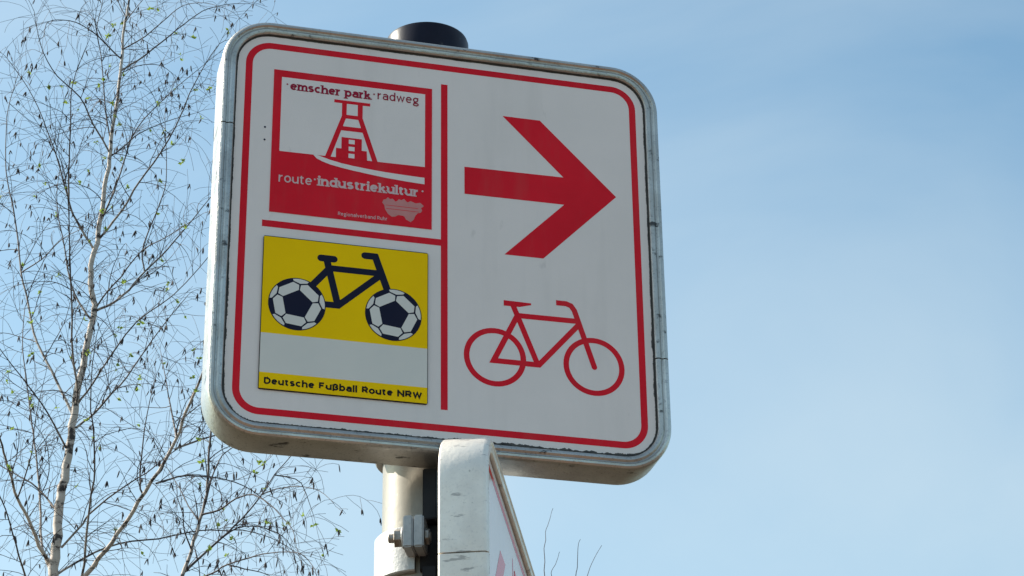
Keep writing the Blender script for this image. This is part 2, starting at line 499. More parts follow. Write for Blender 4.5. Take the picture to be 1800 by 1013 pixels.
def make_sign(root, flip):
    """Square sign. flip = the arrow stands left and points left; the plaques move to the right-hand half."""
    s = -1.0 if flip else 1.0
    dx = 171.5 if flip else 0.0
    slab('back_sheet', rrect(197.2, 197.2, 34), 0.6, 2.2, M['back_sheet'], root)
    Sheet(0.0).poly(rrect(193.6, 193.6, 31, 14)).build('face_sheet', M['white_film'], root)
    # dirt-filled channel between the sheet and the frame
    g = Sheet(0.35)
    g.stroke(rrect(194.4, 194.4, 31.5, 14), 4.4, closed=True)
    g.build('sealing_strip', M['groove'], root)
    # grime caught along the edge of the sheet, heaviest at the bottom
    rg = random.Random(31 if flip else 30)
    edge = rrect(193.7, 193.7, 31, 14)
    fine = []
    for a_, b_ in zip(edge, edge[1:] + edge[:1]):
        k_ = max(1, int(math.dist(a_, b_) / 1.1))
        fine += [(a_[0] + (b_[0] - a_[0]) * i_ / k_, a_[1] + (b_[1] - a_[1]) * i_ / k_) for i_ in range(k_)]
    gr = Sheet(-0.04)
    wd, wl = [], 0.8
    for x_, z_ in fine:
        low = 1.0 if z_ < -175 else (0.55 if z_ < -60 and abs(x_) > 180 else 0.28)
        wl = min(1.0, max(0.0, wl + rg.uniform(-.28, .28)))
        wd.append(0.15 + low * 1.7 * wl * wl + rg.uniform(0, 0.7) * low)
    n0 = len(gr.v)
    for (x_, z_), w_ in zip(fine, wd):
        l_ = max(abs(x_), abs(z_))
        cx_, cz_ = max(-162.8, min(162.8, x_)), max(-162.8, min(162.8, z_))
        d_ = Vector((x_ - cx_, z_ - cz_)).normalized()
        gr.v += [(x_ * K, gr.y * K, z_ * K), ((x_ - d_.x * w_) * K, gr.y * K, (z_ - d_.y * w_) * K)]
    nf = len(fine)
    for i_ in range(nf):
        j_ = (i_ + 1) % nf
        gr.f.append((n0 + 2 * i_, n0 + 2 * j_, n0 + 2 * j_ + 1, n0 + 2 * i_ + 1))
    gr.build('grime_edge', M['groove'], root)
    q = outline_normals(HALF, 45.0)
    up_path = [(HALF, -96.0, 1, 0)] + q[:30] + [(-HALF, 95.5, -1, 0)]
    lo_path = [(-HALF, 94.3, -1, 0)] + q[30:] + [(HALF, -97.2, 1, 0)]
    metal = 'bright_aluminium' if flip else 'aluminium'
    frame_piece(up_path, root, metal)
    frame_piece(lo_path, root, metal)
    # printed border and dividing lines
    b = Sheet(-0.10)
    b.stroke(rrect(182.9, 183.4, 20.5, 12), 6.3, closed=True)
    b.build('red_border', M['red_film'], root)
    Sheet(-0.10).rect(-3.1, -166, 3.1, 165.4).build('dividing_line', M['red_film'], root)
    xs = sorted((s * -165.7, s * -3.1))
    Sheet(-0.12).rect(xs[0], -4.8, xs[1], 1.7).build('dividing_line', M['red_film'], root)
    ar = [(55.8, 139.2), (91.8, 139.2), (164.0, 66.7), (92.6, -6.2), (56.0, -6.4), (113.5, 52.2), (19.0, 51.6), (19.0, 80.0), (113.4, 81.0)]
    Sheet(-0.10).poly([(s * x, z) for x, z in ar]).build('arrow', M['red_film'], root)
    # bicycle symbol: wheels and frame are one print
    w = 5.1
    bi = Sheet(-0.10)
    S = lambda pts: [(s * x, z) for x, z in pts]
    bi.ring(s * 46.2, -110.2, 23.4, 28.5)
    bi.ring(s * 137.6, -109.9, 23.4, 28.5)
    bi.stroke(S([(67.2, -67.0), (44.9, -113.6), (86.5, -113.6), (125.0, -69.0)]), w)
    bi.stroke(S([(63.0, -56.0), (84.8, -112.0)]), w)
    bi.stroke(S([(65.5, -66.8), (123.5, -66.4)]), w)
    bi.stroke(S([(103.6, -49.8), (113.0, -49.8), (117.5, -51.4), (120.6, -56.0), (137.9, -110.4)]), w)
    bi.disc(s * 137.9, -110.4, w / 2, 14)
    bi.poly(S([(54.7, -52.8), (80.2, -53.2), (80.2, -55.0), (69.4, -58.0), (54.7, -58.2)]))
    bi.build('bicycle_symbol', M['red_film'], root)
    for x, z in ((-166.3, 96.6), (-166.3, 83.5)):
        Sheet(-0.16).disc(x, z, 1.0, 12).build('rivet', M['navy_film'], root)

    # ---- upper plaque: headframe picture
    X = lambda pts: [(x + dx, z) for x, z in pts]
    pl = slab('picture_plaque', X([(-159.8, 10.6), (-11.7, 10.6), (-11.7, 158.7), (-159.8, 158.7)]), -0.45, -0.02, M['red_film'], root)
    Sheet(-0.50).poly(X([(-152.5, 73.4), (-18.3, 74.4), (-18.3, 151.9), (-152.5, 151.4)])).build('picture_ground', M['white_film'], pl)
    t = Sheet(-0.56)
    t.poly(X([(-103.5, 131.3), (-70.0, 131.3), (-70.0, 134.5), (-103.5, 134.5)]))
    t.poly(X([(-110.9, 73.2), (-105.8, 73.2), (-91.8, 117.4), (-91.8, 131.6), (-96.2, 131.6), (-96.2, 117.9)]))
    t.poly(X([(-62.1, 73.2), (-67.1, 73.2), (-81.5, 117.4), (-81.5, 131.6), (-76.9, 131.6), (-76.9, 117.9)]))
    t.poly(X([(-95.0, 115.6), (-78.2, 115.6), (-79.0, 119.5), (-94.4, 119.5)]))
    t.poly(X([(-98.6, 102.6), (-74.6, 102.6), (-76.0, 107.1), (-97.0, 107.1)]))
    t.poly(X([(-100.9, 73.2), (-72.0, 73.2), (-72.5, 83.5), (-77.2, 83.5), (-77.2, 95.5), (-96.0, 95.5), (-96.0, 83.5), (-100.9, 83.5)]))
    t.build('headframe', M['red_film'], pl)
    wn = Sheet(-0.66)
    for z0, z1 in ((89.2, 93.6), (81.9, 86.3), (74.5, 79.0)):
        wn.rect(-89.3 + dx, z0, -83.8 + dx, z1)
    wn.build('headframe_window', M['white_film'], pl)
    sw = Sheet(-0.62)
    sw.poly(X([(-122.2, 74.2), (-116.3, 73.2), (-106.0, 70.2), (-95.6, 68.1), (-85.4, 66.7), (-70, 65.2), (-54.6, 64.1), (-36, 63.4), (-18.6, 63.0),
               (-18.6, 56.2), (-36, 57.0), (-54.5, 58.3), (-70, 60.0), (-85.4, 61.9), (-95.6, 63.4), (-105.9, 65.4), (-113, 67.6), (-118.5, 70.2)]))
    sw.build('sweeping_line', M['white_film'], pl)
    l1 = Sheet(-0.60, 0.004)
    write(l1, 'emscher park', -144.5 + dx, -69.4 + dx, 138.7, 6.9, 0.30, True, 0.12)
    l1.disc(-147.3 + dx, 144.2, 0.85, 10)
    l1.disc(-66.5 + dx, 145.0, 0.85, 10)
    write(l1, 'radweg', -63.2 + dx, -24.4 + dx, 140.2, 6.7, 0.18, False, 0.21)
    l1.build('upper_lettering', M['plum_film'], pl)
    l2 = Sheet(-0.60, 0.004)
    write(l2, 'route', -152.3 + dx, -122.2 + dx, 41.6, 7.3, 0.19, False, 0.18)
    write(l2, 'industriekultur', -116.6 + dx, -24.0 + dx, 42.2, 7.5, 0.29, True, 0.12)
    l2.disc(-119.6 + dx, 48.0, 0.95, 10)
    l2.disc(-20.4 + dx, 48.6, 0.95, 10)
    l4 = Sheet(-0.60, 0.004)
    write(l4, 'Regionalverband Ruhr', -97.7 + dx, -52.8 + dx, 14.3, 2.8, 0.19, False, 0.28)
    l2.build('lower_lettering', M['letter_rose'], pl)
    l4.build('imprint_lettering', M['letter_rose'], pl)
    mp = Sheet(-0.60)
    blob = [(-57.6, 32.5), (-56.3, 35.6), (-54.2, 36.2), (-52.4, 38.5), (-50.4, 36.8), (-48.0, 37.6), (-45.4, 35.0), (-43.8, 35.6), (-42.3, 37.8), (-40.0, 37.0), (-37.5, 38.9),
            (-35.6, 36.4), (-34.0, 35.5), (-31.4, 37.2), (-29.6, 36.5), (-26.5, 35.4), (-22.6, 36.6), (-19.0, 33.5), (-21.6, 31.2), (-20.6, 28.6), (-22.1, 26.2), (-24.6, 25.6), (-26.9, 22.7),
            (-28.4, 18.4), (-31.2, 15.6), (-35.6, 17.7), (-37.0, 20.6), (-39.1, 21.2), (-42.6, 21.4), (-45.6, 19.4), (-48.7, 19.0), (-52.2, 21.5), (-54.9, 26.0), (-55.6, 30.0)]
    mo = mp.poly(X(blob)).build('district_map', M['pink_film'], pl)
    ml = Sheet(-0.66)
    ml.stroke(X([(-54.2, 30.3), (-24.3, 30.3)]), 0.45)
    ml.stroke(X([(-54.0, 26.8), (-23.6, 26.8)]), 0.45)
    ml.build('map_line', M['red_film'], pl)

    # ---- lower plaque: bicycle on footballs
    X0, X1 = -163.9, -15.1
    py = slab('football_plaque', X(rrect(74.4, 74.2, 2.0, 3)) if False else [(x + dx + (X0 + X1) / 2, z - 88.7) for x, z in rrect((X1 - X0) / 2, 74.2, 1.6, 3)], -1.5, -0.02, M['black_film'], root)
    Sheet(-1.56).poly(X([(X0 + .5, -109.5), (X1 - .5, -109.5), (X1 - .5, -15.2), (X0 + .5, -15.2)])).build('yellow_field', M['yellow_film'], py)
    Sheet(-1.56).poly(X([(X0 + .5, -147.1), (X1 - .5, -147.1), (X1 - .5, -109.5), (X0 + .5, -109.5)])).build('white_field', M['pale_film'], py)
    Sheet(-1.56).poly(X([(X0 + .5, -162.3), (X1 - .5, -162.3), (X1 - .5, -147.1), (X0 + .5, -147.1)])).build('yellow_strip', M['yellow_film'], py)
    fr = Sheet(-1.62)
    w = 7.0
    fr.stroke(X([(-112.3, -31.0), (-100.6, -31.0)]), w * 0.94, cap=True)
    fr.stroke(X([(-107.2, -31.5), (-104.4, -43.0), (-96.2, -76.2)]), w * 0.9)
    fr.stroke(X([(-105.0, -40.3), (-58.5, -40.3)]), w * 0.86)
    fr.stroke(X([(-104.8, -41.0), (-120.2, -60.0)]), w * 0.9)
    fr.stroke(X([(-110.0, -76.3), (-96.0, -76.3), (-58.4, -42.0)]), w * 0.86)
    fr.stroke(X([(-72.8, -24.0), (-63.4, -24.0), (-51.6, -57.5)]), w * 0.94)
    fr.disc(-72.8 + dx, -24.0, w * 0.47, 14)
    fr.build('bicycle_frame', M['navy_film'], py)
    pol = lambda r_, a: (r_ * math.cos(R(a)), r_ * math.sin(R(a)))
    for cx, cz in ((-132.5, -79.0), (-46.4, -79.7)):
        ba = Sheet(-1.72).disc(cx + dx, cz, 25.5, 48).build('football_wheel', M['navy_film'], py)
        pn = Sheet(-1.80)
        for k in range(5):
            a = 83 + 72 * k
            cell = [pol(14.0, a - 2), pol(18.9, a - 2.5), pol(21.6, a - 17.5), pol(21.6, a - 54.5), pol(18.9, a - 69.5), pol(14.0, a - 70)]
            pn.poly([(cx + dx + x, cz + z) for x, z in cell])
            lens = [pol(20.2, a), pol(22.6, a - 15.5), pol(24.6, a - 17), pol(24.7, a - 8), pol(24.7, a), pol(24.7, a + 8), pol(24.6, a + 17), pol(22.6, a + 15.5)]
            pn.poly([(cx + dx + x, cz + z) for x, z in lens])
        pn.build('ball_panel', M['pale_film'], ba)
    l3 = Sheet(-1.62, 0.004)
    for word, a, b_ in (('Deutsche', -159.1, -115.3), ('Fußball', -111.2, -77.8), ('Route', -73.5, -46.3), ('NRW', -42.3, -20.2)):
        write(l3, word, a + dx, b_ + dx, -158.2, 5.2, 0.31, False, 0.15)
    l3.build('lettering', M['black_film'], py)

sign_a = empty('cycle_route_sign', (0, 0, ZC))
tag(sign_a, 'large square white sign with red arrow pointing right and two route plaques', 'sign', 'cycle route signs on the pole')
make_sign(sign_a, False)

# second sign on the same pole, turned so that the camera sees its edge
POLE = Vector((0.0015, 0.080, 0.0))
HEAD = R(21.4)
u2 = Vector((math.sin(HEAD), math.cos(HEAD), 0))
n2 = Vector((math.cos(HEAD), -math.sin(HEAD), 0))
SIGN2_TOP = ZC - 0.2365
c2 = POLE + n2 * (0.0415 + 0.036)
sign_b = empty('cycle_route_sign', (c2.x, c2.y, SIGN2_TOP - HALF * K), math.pi / 2 - HEAD)
tag(sign_b, 'lower sign seen almost edge-on with its worn aluminium edge towards the camera', 'sign', 'cycle route signs on the pole')
make_sign(sign_b, True)

# ------------------------------------------------------------------ pole, cap and clamps
pole = empty('sign_pole', (POLE.x, POLE.y, 0))
tag(pole, 'round grey steel pole with black cap carrying both signs', 'pole')
lathe('tube', [(38.0, 0.0), (38.0, (ZC + 0.232) / K)], M['pole_paint'], pole)
lathe('cap', [(39.4, 0), (40.6, 1.0), (40.9, 4), (40.6, 33.0), (39.6, 36.0), (37.2, 37.6), (0.5, 38.4)], M['cap_plastic'], pole, n=64, loc=(0, 0, ZC + 0.224))

def make_clamp(loc, rz, label, spacer_shade=None):
    """Two half shells round the pole with bolted ears; ears lie along local +-x, the sign on the -y side."""
    c = empty('pole_clamp', loc, rz)
    tag(c, label, 'clamp', 'clamps holding the signs')
    H2 = 21.0
    for side in (1, -1):
        bm = bmesh.new()
        n = 26
        ring = []
        for i in range(n + 1):
            a = R(3 + 174 * i / n) * side
            ca, sa = math.cos(a), math.sin(a)
            row = [bm.verts.new((r_ * K * ca, r_ * K * sa, z_ * K)) for r_, z_ in ((38.3, -H2), (43.6, -H2), (44.6, -H2 + 1.2), (44.6, H2 - 1.2), (43.6, H2), (38.3, H2))]
            ring.append(row)
        for a_, b_ in zip(ring, ring[1:]):
            for j in range(6):
                k = (j + 1) % 6
                bm.faces.new((a_[j], b_[j], b_[k], a_[k]))
        bm.faces.new(ring[0]); bm.faces.new(ring[-1][::-1])
        bmesh.ops.recalc_face_normals(bm, faces=bm.faces[:])
        me = bpy.data.meshes.new('half_shell')
        bm.to_mesh(me); bm.free()
        link('half_shell', me, M['galvanised' if side > 0 else 'shaded_steel'], c, smooth=True)  # sign-side half carries its shade as near-black colour
        me.set_sharp_from_angle(angle=R(35))
    for ex in (1, -1):
        for ey in (1, -1):
            box('ear', (27, 8.6, 29), (ex * 55.5, ey * 4.7, 6.0), M['galvanised'], c, 1.2)
        b = bpy.data.objects.new('bolt', None)
        # bolt: threaded end, nut and head, all turned on the local y axis
        def turned(name, r_, y0, y1, sides, material, parent):
            bm = bmesh.new()
            bmesh.ops.create_cone(bm, cap_ends=True, segments=sides, radius1=r_ * K, radius2=r_ * K, depth=(y1 - y0) * K)
            bmesh.ops.rotate(bm, verts=bm.verts[:], matrix=Matrix.Rotation(math.pi / 2, 3, 'X'))
            bmesh.ops.bevel(bm, geom=bm.edges[:], offset=0.5 * K, segments=1, affect='EDGES')
            me = bpy.data.meshes.new(name)
            bm.to_mesh(me); bm.free()
            o = link(name, me, material, parent)
            o.location = (ex * 57.5 * K, (y0 + y1) / 2 * K, 4.0 * K)
            return o
        bpy.data.objects.remove(b)
        turned('bolt', 4.0, -14.0, 23.0, 16, M['bolt_steel'], c)
        turned('washer', 9.6, 9.1, 10.9, 24, M['galvanised'], c)
        turned('nut', 8.2, 10.9, 17.6, 6, M['bolt_steel'], c)
        turned('bolt_head', 7.4, -13.0, -9.1, 6, M['bolt_steel'], c)
    if spacer_shade:
        a_ = spacer_shade
        for z0_, z1_ in ((21.5, 68.5), (-112.0, -21.5)):  # upper bar is dark steel; lower one added for the shade under the ring
            box('spacer_shade_bar', (21, 12, z1_ - z0_), (a_[0], a_[1], (z0_ + z1_) / 2), M['shaded_steel'], c, 0.8, a_[2])
    box('saddle', (60, 10, 30), (0, -43.4 - 1.2, 0), M['galvanised'], c, 1.0)
    return c
make_clamp((POLE.x, POLE.y, ZC - 0.1640), 0.0, 'clamp mostly hidden behind the big sign, its end peeping out beside the pole')
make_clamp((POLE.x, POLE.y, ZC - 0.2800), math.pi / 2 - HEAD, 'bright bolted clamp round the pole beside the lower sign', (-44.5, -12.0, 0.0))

# limbs traced joint by joint: (x, y, z, radius) in millimetres
BIRCH_A = [[[331,10138,0,46.6],[331,10136,179,39.9],[332,10129,895,35.9],[334,10114,2387,32.5],[336,10097,4058,29.3],[338,10086,5132,28.0],[338,10081,5670,27.2],[339,10078,5878,26.6],[339,10078,5968,26.6],[342,10081,6124,25.0],[346,10086,6310,23.6],[352,10090,6455,22.5],[369,10095,6637,21.3],[378,10101,6822,20.1],[390,10106,6963,19.2],[404,10110,7112,18.3],[425,10116,7309,17.1],[443,10120,7456,16.3],[453,10123,7544,15.8],[433,10128,7630,15.3],[417,10134,7781,14.5],[440,10139,7934,13.7],[455,10145,8131,12.7],[464,10151,8301,11.9],[479,10157,8485,11.0],[484,10164,8663,10.2],[497,10169,8828,9.4],[504,10175,8999,8.6],[511,10181,9168,7.9],[505,10188,9330,7.2],[521,10191,9463,6.6],[528,10195,9573,6.1],[545,10203,9820,5.1],[578,10210,10072,4.1]],
[[360,10076,5750,14.4],[419,10039,5833,13.5],[491,9975,5944,12.5],[583,9891,6061,11.5],[648,9814,6167,10.6],[713,9734,6272,9.8],[793,9624,6409,8.8],[861,9520,6534,7.9],[892,9430,6653,7.2],[934,9335,6769,6.4],[979,9214,6915,5.5],[1009,9107,7042,4.7]],
[[858,9520,6487,6.3],[952,9552,6550,4.9],[1082,9609,6628,3.6],[1228,9683,6734,2.2]],
[[785,9625,6337,5.6],[904,9731,6425,4.8],[1021,9854,6492,4.1],[1193,10047,6566,3.3],[1365,10258,6604,2.5],[1497,10451,6599,1.9]],
[[731,9732,6316,5.0],[713,9729,6372,4.6],[711,9710,6524,3.7],[722,9679,6730,2.6],[755,9641,6942,1.6]],
[[861,9520,6547,5.6],[854,9691,6749,4.3],[848,9982,7049,2.9],[845,10335,7401,1.6]],
[[350,10077,5972,6.3],[497,10133,6103,5.4],[671,10210,6221,4.7],[886,10302,6303,4.0],[1104,10398,6403,3.4],[1273,10470,6445,2.9],[1361,10508,6470,2.6],[1523,10578,6467,2.2],[1634,10631,6440,1.9]],
[[368,10079,6125,6.3],[463,10005,6236,5.2],[489,9973,6279,4.9],[620,9853,6376,3.9],[745,9738,6438,3.2],[831,9645,6496,2.6],[947,9518,6558,1.9]],
[[363,10076,5705,8.1],[446,10001,5806,7.3],[472,9915,5920,6.6],[469,9772,6093,5.7],[463,9625,6249,4.9],[468,9540,6332,4.4],[439,9391,6473,3.7],[409,9296,6555,3.3],[395,9213,6625,2.9],[385,9097,6719,2.4],[385,8972,6815,1.9]],
[[399,10100,6807,6.9],[466,10128,6882,6.2],[557,10193,7028,5.4],[663,10278,7209,4.5],[765,10384,7433,3.6],[891,10510,7692,2.7],[1008,10619,7909,1.9]],
[[397,10105,6941,5.6],[464,10035,7039,5.0],[523,9946,7134,4.4],[649,9748,7291,3.5],[809,9549,7366,2.7],[946,9317,7479,1.9]],
[[458,10122,7510,7.5],[551,10139,7577,6.7],[634,10166,7679,5.9],[721,10205,7828,5.1],[807,10240,7945,4.4],[920,10295,8138,3.5],[1031,10352,8340,2.6],[1129,10403,8513,1.9]],
[[460,10122,7527,5.0],[507,10058,7598,4.4],[569,9968,7653,3.8],[655,9805,7740,3.0],[772,9641,7756,2.4],[906,9423,7780,1.6]],
[[715,10206,7828,4.7],[697,10218,7945,4.2],[737,10235,8124,3.6],[782,10252,8280,3.2],[811,10270,8437,2.7],[804,10304,8678,2.1],[789,10341,8925,1.6]],
[[444,10138,7948,6.9],[517,10096,8048,6.2],[582,10040,8155,5.6],[630,9987,8251,5.1],[739,9879,8411,4.2],[821,9762,8588,3.4],[856,9690,8697,2.9],[921,9591,8830,2.3],[981,9514,8917,1.9]],
[[461,10145,8092,5.6],[514,10191,8278,4.9],[568,10270,8534,4.1],[606,10332,8724,3.6],[682,10399,8913,3.1],[804,10478,9119,2.5],[905,10541,9277,2.1],[1033,10616,9460,1.6]],
[[426,10140,7890,6.9],[345,10108,7995,6.1],[279,10069,8093,5.4],[257,10020,8210,4.9],[247,9969,8324,4.3],[232,9878,8511,3.5],[219,9781,8696,2.6],[263,9682,8862,1.9]],
[[388,10106,6894,6.9],[386,10048,7020,6.2],[343,9955,7165,5.5],[306,9789,7379,4.5],[271,9644,7540,3.8],[244,9491,7696,3.1],[216,9378,7804,2.6],[182,9286,7883,2.2]],
[[373,10102,6887,7.8],[304,10144,7047,7.1],[225,10199,7218,6.5],[150,10263,7409,6.0],[109,10329,7618,5.5],[58,10399,7832,4.9],[31,10469,8053,4.5],[-10,10553,8314,3.9],[-49,10612,8492,3.5],[-71,10669,8671,3.2],[-85,10780,9027,2.5],[-69,10840,9220,2.2],[-39,10897,9405,1.9]],
[[322,10079,6038,11.3],[256,10034,6108,10.0],[180,9942,6218,8.5],[117,9865,6291,7.5],[77,9788,6365,6.6],[34,9708,6436,5.7],[-5,9624,6506,4.9],[-52,9523,6585,3.9],[-91,9398,6681,2.8]],
[[344,10086,6313,6.3],[231,10202,6491,4.5],[140,10293,6583,3.6],[36,10400,6682,2.7],[-53,10497,6772,1.9]],
[[360,10096,6679,5.6],[239,9973,6822,4.2],[119,9840,6909,3.3],[22,9727,6967,2.6],[-77,9597,7025,1.9]],
[[332,10078,5977,7.5],[277,10142,6141,6.7],[251,10286,6468,5.7],[232,10391,6690,5.0],[203,10502,6919,4.4],[175,10611,7139,3.9],[140,10745,7409,3.3],[119,10856,7634,2.8],[122,10991,7915,2.2]],
[[350,10077,5734,6.9],[275,9992,5805,6.0],[188,9858,5877,5.1],[118,9670,5973,4.2],[60,9496,6049,3.4],[8,9362,6095,2.8],[-47,9196,6148,2.2]],
[[437,10120,7455,6.3],[367,10169,7580,5.4],[312,10239,7758,4.6],[280,10330,7987,3.8],[239,10423,8211,3.1],[223,10507,8415,2.4],[232,10585,8608,1.9]],
[[487,10156,8504,5.6],[457,10146,8549,5.3],[370,10103,8660,4.5],[282,10042,8787,3.8],[145,9975,8864,3.1],[57,9910,8961,2.5],[5,9843,9075,1.9],[-20,9796,9154,1.6]],
[[481,10157,8493,4.4],[555,10178,8581,3.7],[639,10213,8697,3.1],[784,10265,8823,2.3],[951,10324,8937,1.6]],
[[509,10175,9076,5.6],[598,10199,9169,4.9],[740,10259,9355,4.0],[862,10319,9529,3.2],[978,10373,9678,2.6],[1118,10427,9782,2.0],[1276,10484,9848,1.4]],
[[511,10181,9222,4.1],[624,10087,9270,3.3],[733,9949,9330,2.6],[806,9852,9356,2.1],[911,9734,9316,1.7],[1012,9611,9215,1.3]],
[[508,10181,9156,4.7],[413,10099,9184,3.9],[339,10013,9195,3.4],[218,9879,9168,2.7],[108,9755,9092,2.2],[48,9677,9007,1.9],[38,9593,8879,1.6]],
[[483,10157,8570,4.7],[435,10198,8848,3.8],[397,10260,9204,2.9],[362,10302,9419,2.4],[388,10341,9645,1.9],[371,10376,9826,1.6]],
[[218,9378,7787,4.4],[137,9407,8054,3.4],[31,9446,8339,2.5],[-58,9473,8507,2.0],[-157,9500,8655,1.6]],
[[58,10399,7832,4.1],[160,10236,7851,3.1],[246,10008,7867,2.3],[347,9776,7828,1.6]],
[[117,9865,6291,4.4],[164,9805,6508,3.1],[167,9749,6673,2.3],[186,9686,6838,1.6]],
[[518,10192,9451,3.4],[469,10225,9571,2.3],[438,10271,9727,1.3]],
[[514,10192,9412,3.4],[561,10045,9430,2.2],[610,9856,9413,1.3]]]
BIRCH_B = [[[720,8588,0,15.3],[723,8586,163,13.2],[733,8579,818,11.8],[754,8564,2181,10.7],[778,8547,3709,9.6],[794,8537,4691,9.2],[801,8531,5181,8.9],[804,8529,5372,8.8],[806,8528,5454,8.8],[839,8531,5572,7.8],[877,8539,5730,6.9],[897,8545,5832,6.3],[904,8552,5919,5.9],[906,8562,6037,5.3],[912,8575,6186,4.6],[930,8589,6369,3.8],[964,8609,6618,2.7]],
[[810,8528,5465,6.6],[913,8566,5591,5.4],[1014,8612,5708,4.6],[1110,8663,5835,3.8],[1181,8709,5950,3.2],[1245,8759,6077,2.7],[1312,8800,6173,2.2],[1386,8848,6289,1.6]],
[[883,8538,5758,4.9],[952,8479,5764,4.3],[1016,8395,5792,3.6],[1081,8314,5785,3.2],[1145,8218,5707,2.6],[1188,8127,5613,2.2],[1222,8044,5525,1.8],[1225,7962,5421,1.4]],
[[875,8539,5724,4.1],[831,8618,5826,3.1],[796,8729,5960,2.1],[759,8836,6077,1.4]],
[[844,8531,5581,4.1],[799,8452,5635,3.0],[772,8350,5684,2.2],[727,8235,5722,1.4]],
[[788,8530,5405,4.9],[916,8398,5422,3.9],[978,8307,5442,3.5],[1060,8187,5437,3.0],[1130,8077,5424,2.5],[1228,7917,5373,2.0],[1272,7807,5278,1.6],[1280,7750,5214,1.4]],
[[1181,8709,5950,3.3],[1234,8626,5951,2.7],[1307,8475,5911,2.1],[1377,8300,5829,1.6],[1418,8131,5703,1.1]],
[[1245,8759,6077,3.3],[1293,8753,6070,2.8],[1373,8742,6039,2.2],[1437,8738,5875,1.1]],
[[900,8545,5874,4.4],[970,8684,6093,2.8],[1032,8765,6191,2.2],[1143,8887,6311,1.4]],
[[1014,8612,5708,3.6],[1099,8662,5768,2.9],[1219,8745,5796,2.2],[1330,8842,5785,1.6],[1392,8948,5729,1.1]],
[[978,8307,5442,3.6],[1072,8428,5472,2.7],[1210,8644,5534,1.8],[1326,8858,5564,1.1]]]
SAPLING = [[[2091,6800,0,20.6],[2091,6798,135,17.6],[2090,6791,679,15.9],[2088,6776,1812,14.3],[2086,6759,3081,12.9],[2084,6748,3897,12.3],[2083,6743,4305,12.0],[2083,6741,4463,11.7],[2083,6740,4531,11.7],[2081,6741,4622,8.5],[2077,6742,4714,5.9]],
[[2078,6741,4691,3.1],[2044,6781,4817,2.4],[2019,6823,4940,1.9],[2025,6840,5006,1.6],[2028,6858,5070,1.4],[2039,6868,5110,1.3],[2041,6878,5147,1.1],[2058,6888,5192,1.0],[2073,6899,5240,0.8]],
[[2078,6741,4702,2.6],[2042,6715,4817,1.7],[2009,6692,4892,1.3],[2009,6682,4914,1.1],[2020,6668,4935,1.0],[2027,6652,4963,0.8]],
[[2079,6741,4714,2.8],[2094,6708,4819,2.1],[2102,6678,4897,1.6],[2105,6664,4929,1.4],[2102,6639,4995,1.1],[2104,6629,5016,0.9]],
[[2082,6740,4668,2.6],[2138,6763,4841,1.7],[2180,6778,4939,1.3],[2194,6785,4978,1.1],[2217,6792,5025,1.0],[2238,6798,5061,0.8]]]

# ------------------------------------------------------------------ trees
def tube(bv, bf, pts, rad, n, age=None, ages=None):
    """Tapered tube along points (metres)."""
    base = len(bv)
    N = len(pts)
    prev = None
    for i in range(N):
        d = (pts[min(i + 1, N - 1)] - pts[max(i - 1, 0)])
        d = d.normalized() if d.length > 1e-9 else Vector((0, 0, 1))
        if prev is None:
            a = Vector((1, 0, 0)) if abs(d.x) < 0.8 else Vector((0, 1, 0))
            prev = d.cross(a).normalized()
        u = (prev - d * prev.dot(d))
        u = u.normalized() if u.length > 1e-6 else d.orthogonal().normalized()
        prev = u
        v = d.cross(u)
        for k in range(n):
            t = 2 * math.pi * k / n
            bv.append(pts[i] + (u * math.cos(t) + v * math.sin(t)) * rad[i])
            if age is not None:
                age.append(ages[i])
    for i in range(N - 1):
        for k in range(n):
            q = (k + 1) % n
            bf.append((base + i * n + k, base + i * n + q, base + (i + 1) * n + q, base + (i + 1) * n + k))
    bf.append(tuple(base + (N - 1) * n + k for k in range(n)))

def smooth_path(P, rr, sub=3):
    """Catmull-Rom through the limb's joints."""
    out, ro = [], []
    for i in range(len(P) - 1):
        p0, p1, p2, p3 = P[max(i - 1, 0)], P[i], P[i + 1], P[min(i + 2, len(P) - 1)]
        for k in range(sub):
            t = k / sub
            out.append(0.5 * ((2 * p1) + (p2 - p0) * t + (2 * p0 - 5 * p1 + 4 * p2 - p3) * t * t + (3 * p1 - p0 - 3 * p2 + p3) * t ** 3))
            ro.append(rr[i] + (rr[i + 1] - rr[i]) * t)
    out.append(P[-1]); ro.append(rr[-1])
    return out, ro

def obj_from(name, bv, bf, material, parent, age=None, smooth=True, kind=None):
    me = bpy.data.meshes.new(name)
    me.from_pydata([tuple(v) for v in bv], [], bf)
    if age is not None:
        at = me.attributes.new('age', 'FLOAT', 'POINT')
        at.data.foreach_set('value', age)
    me.update()
    o = link(name, me, material, parent, smooth=smooth)
    if kind:
        o['kind'] = kind
    return o

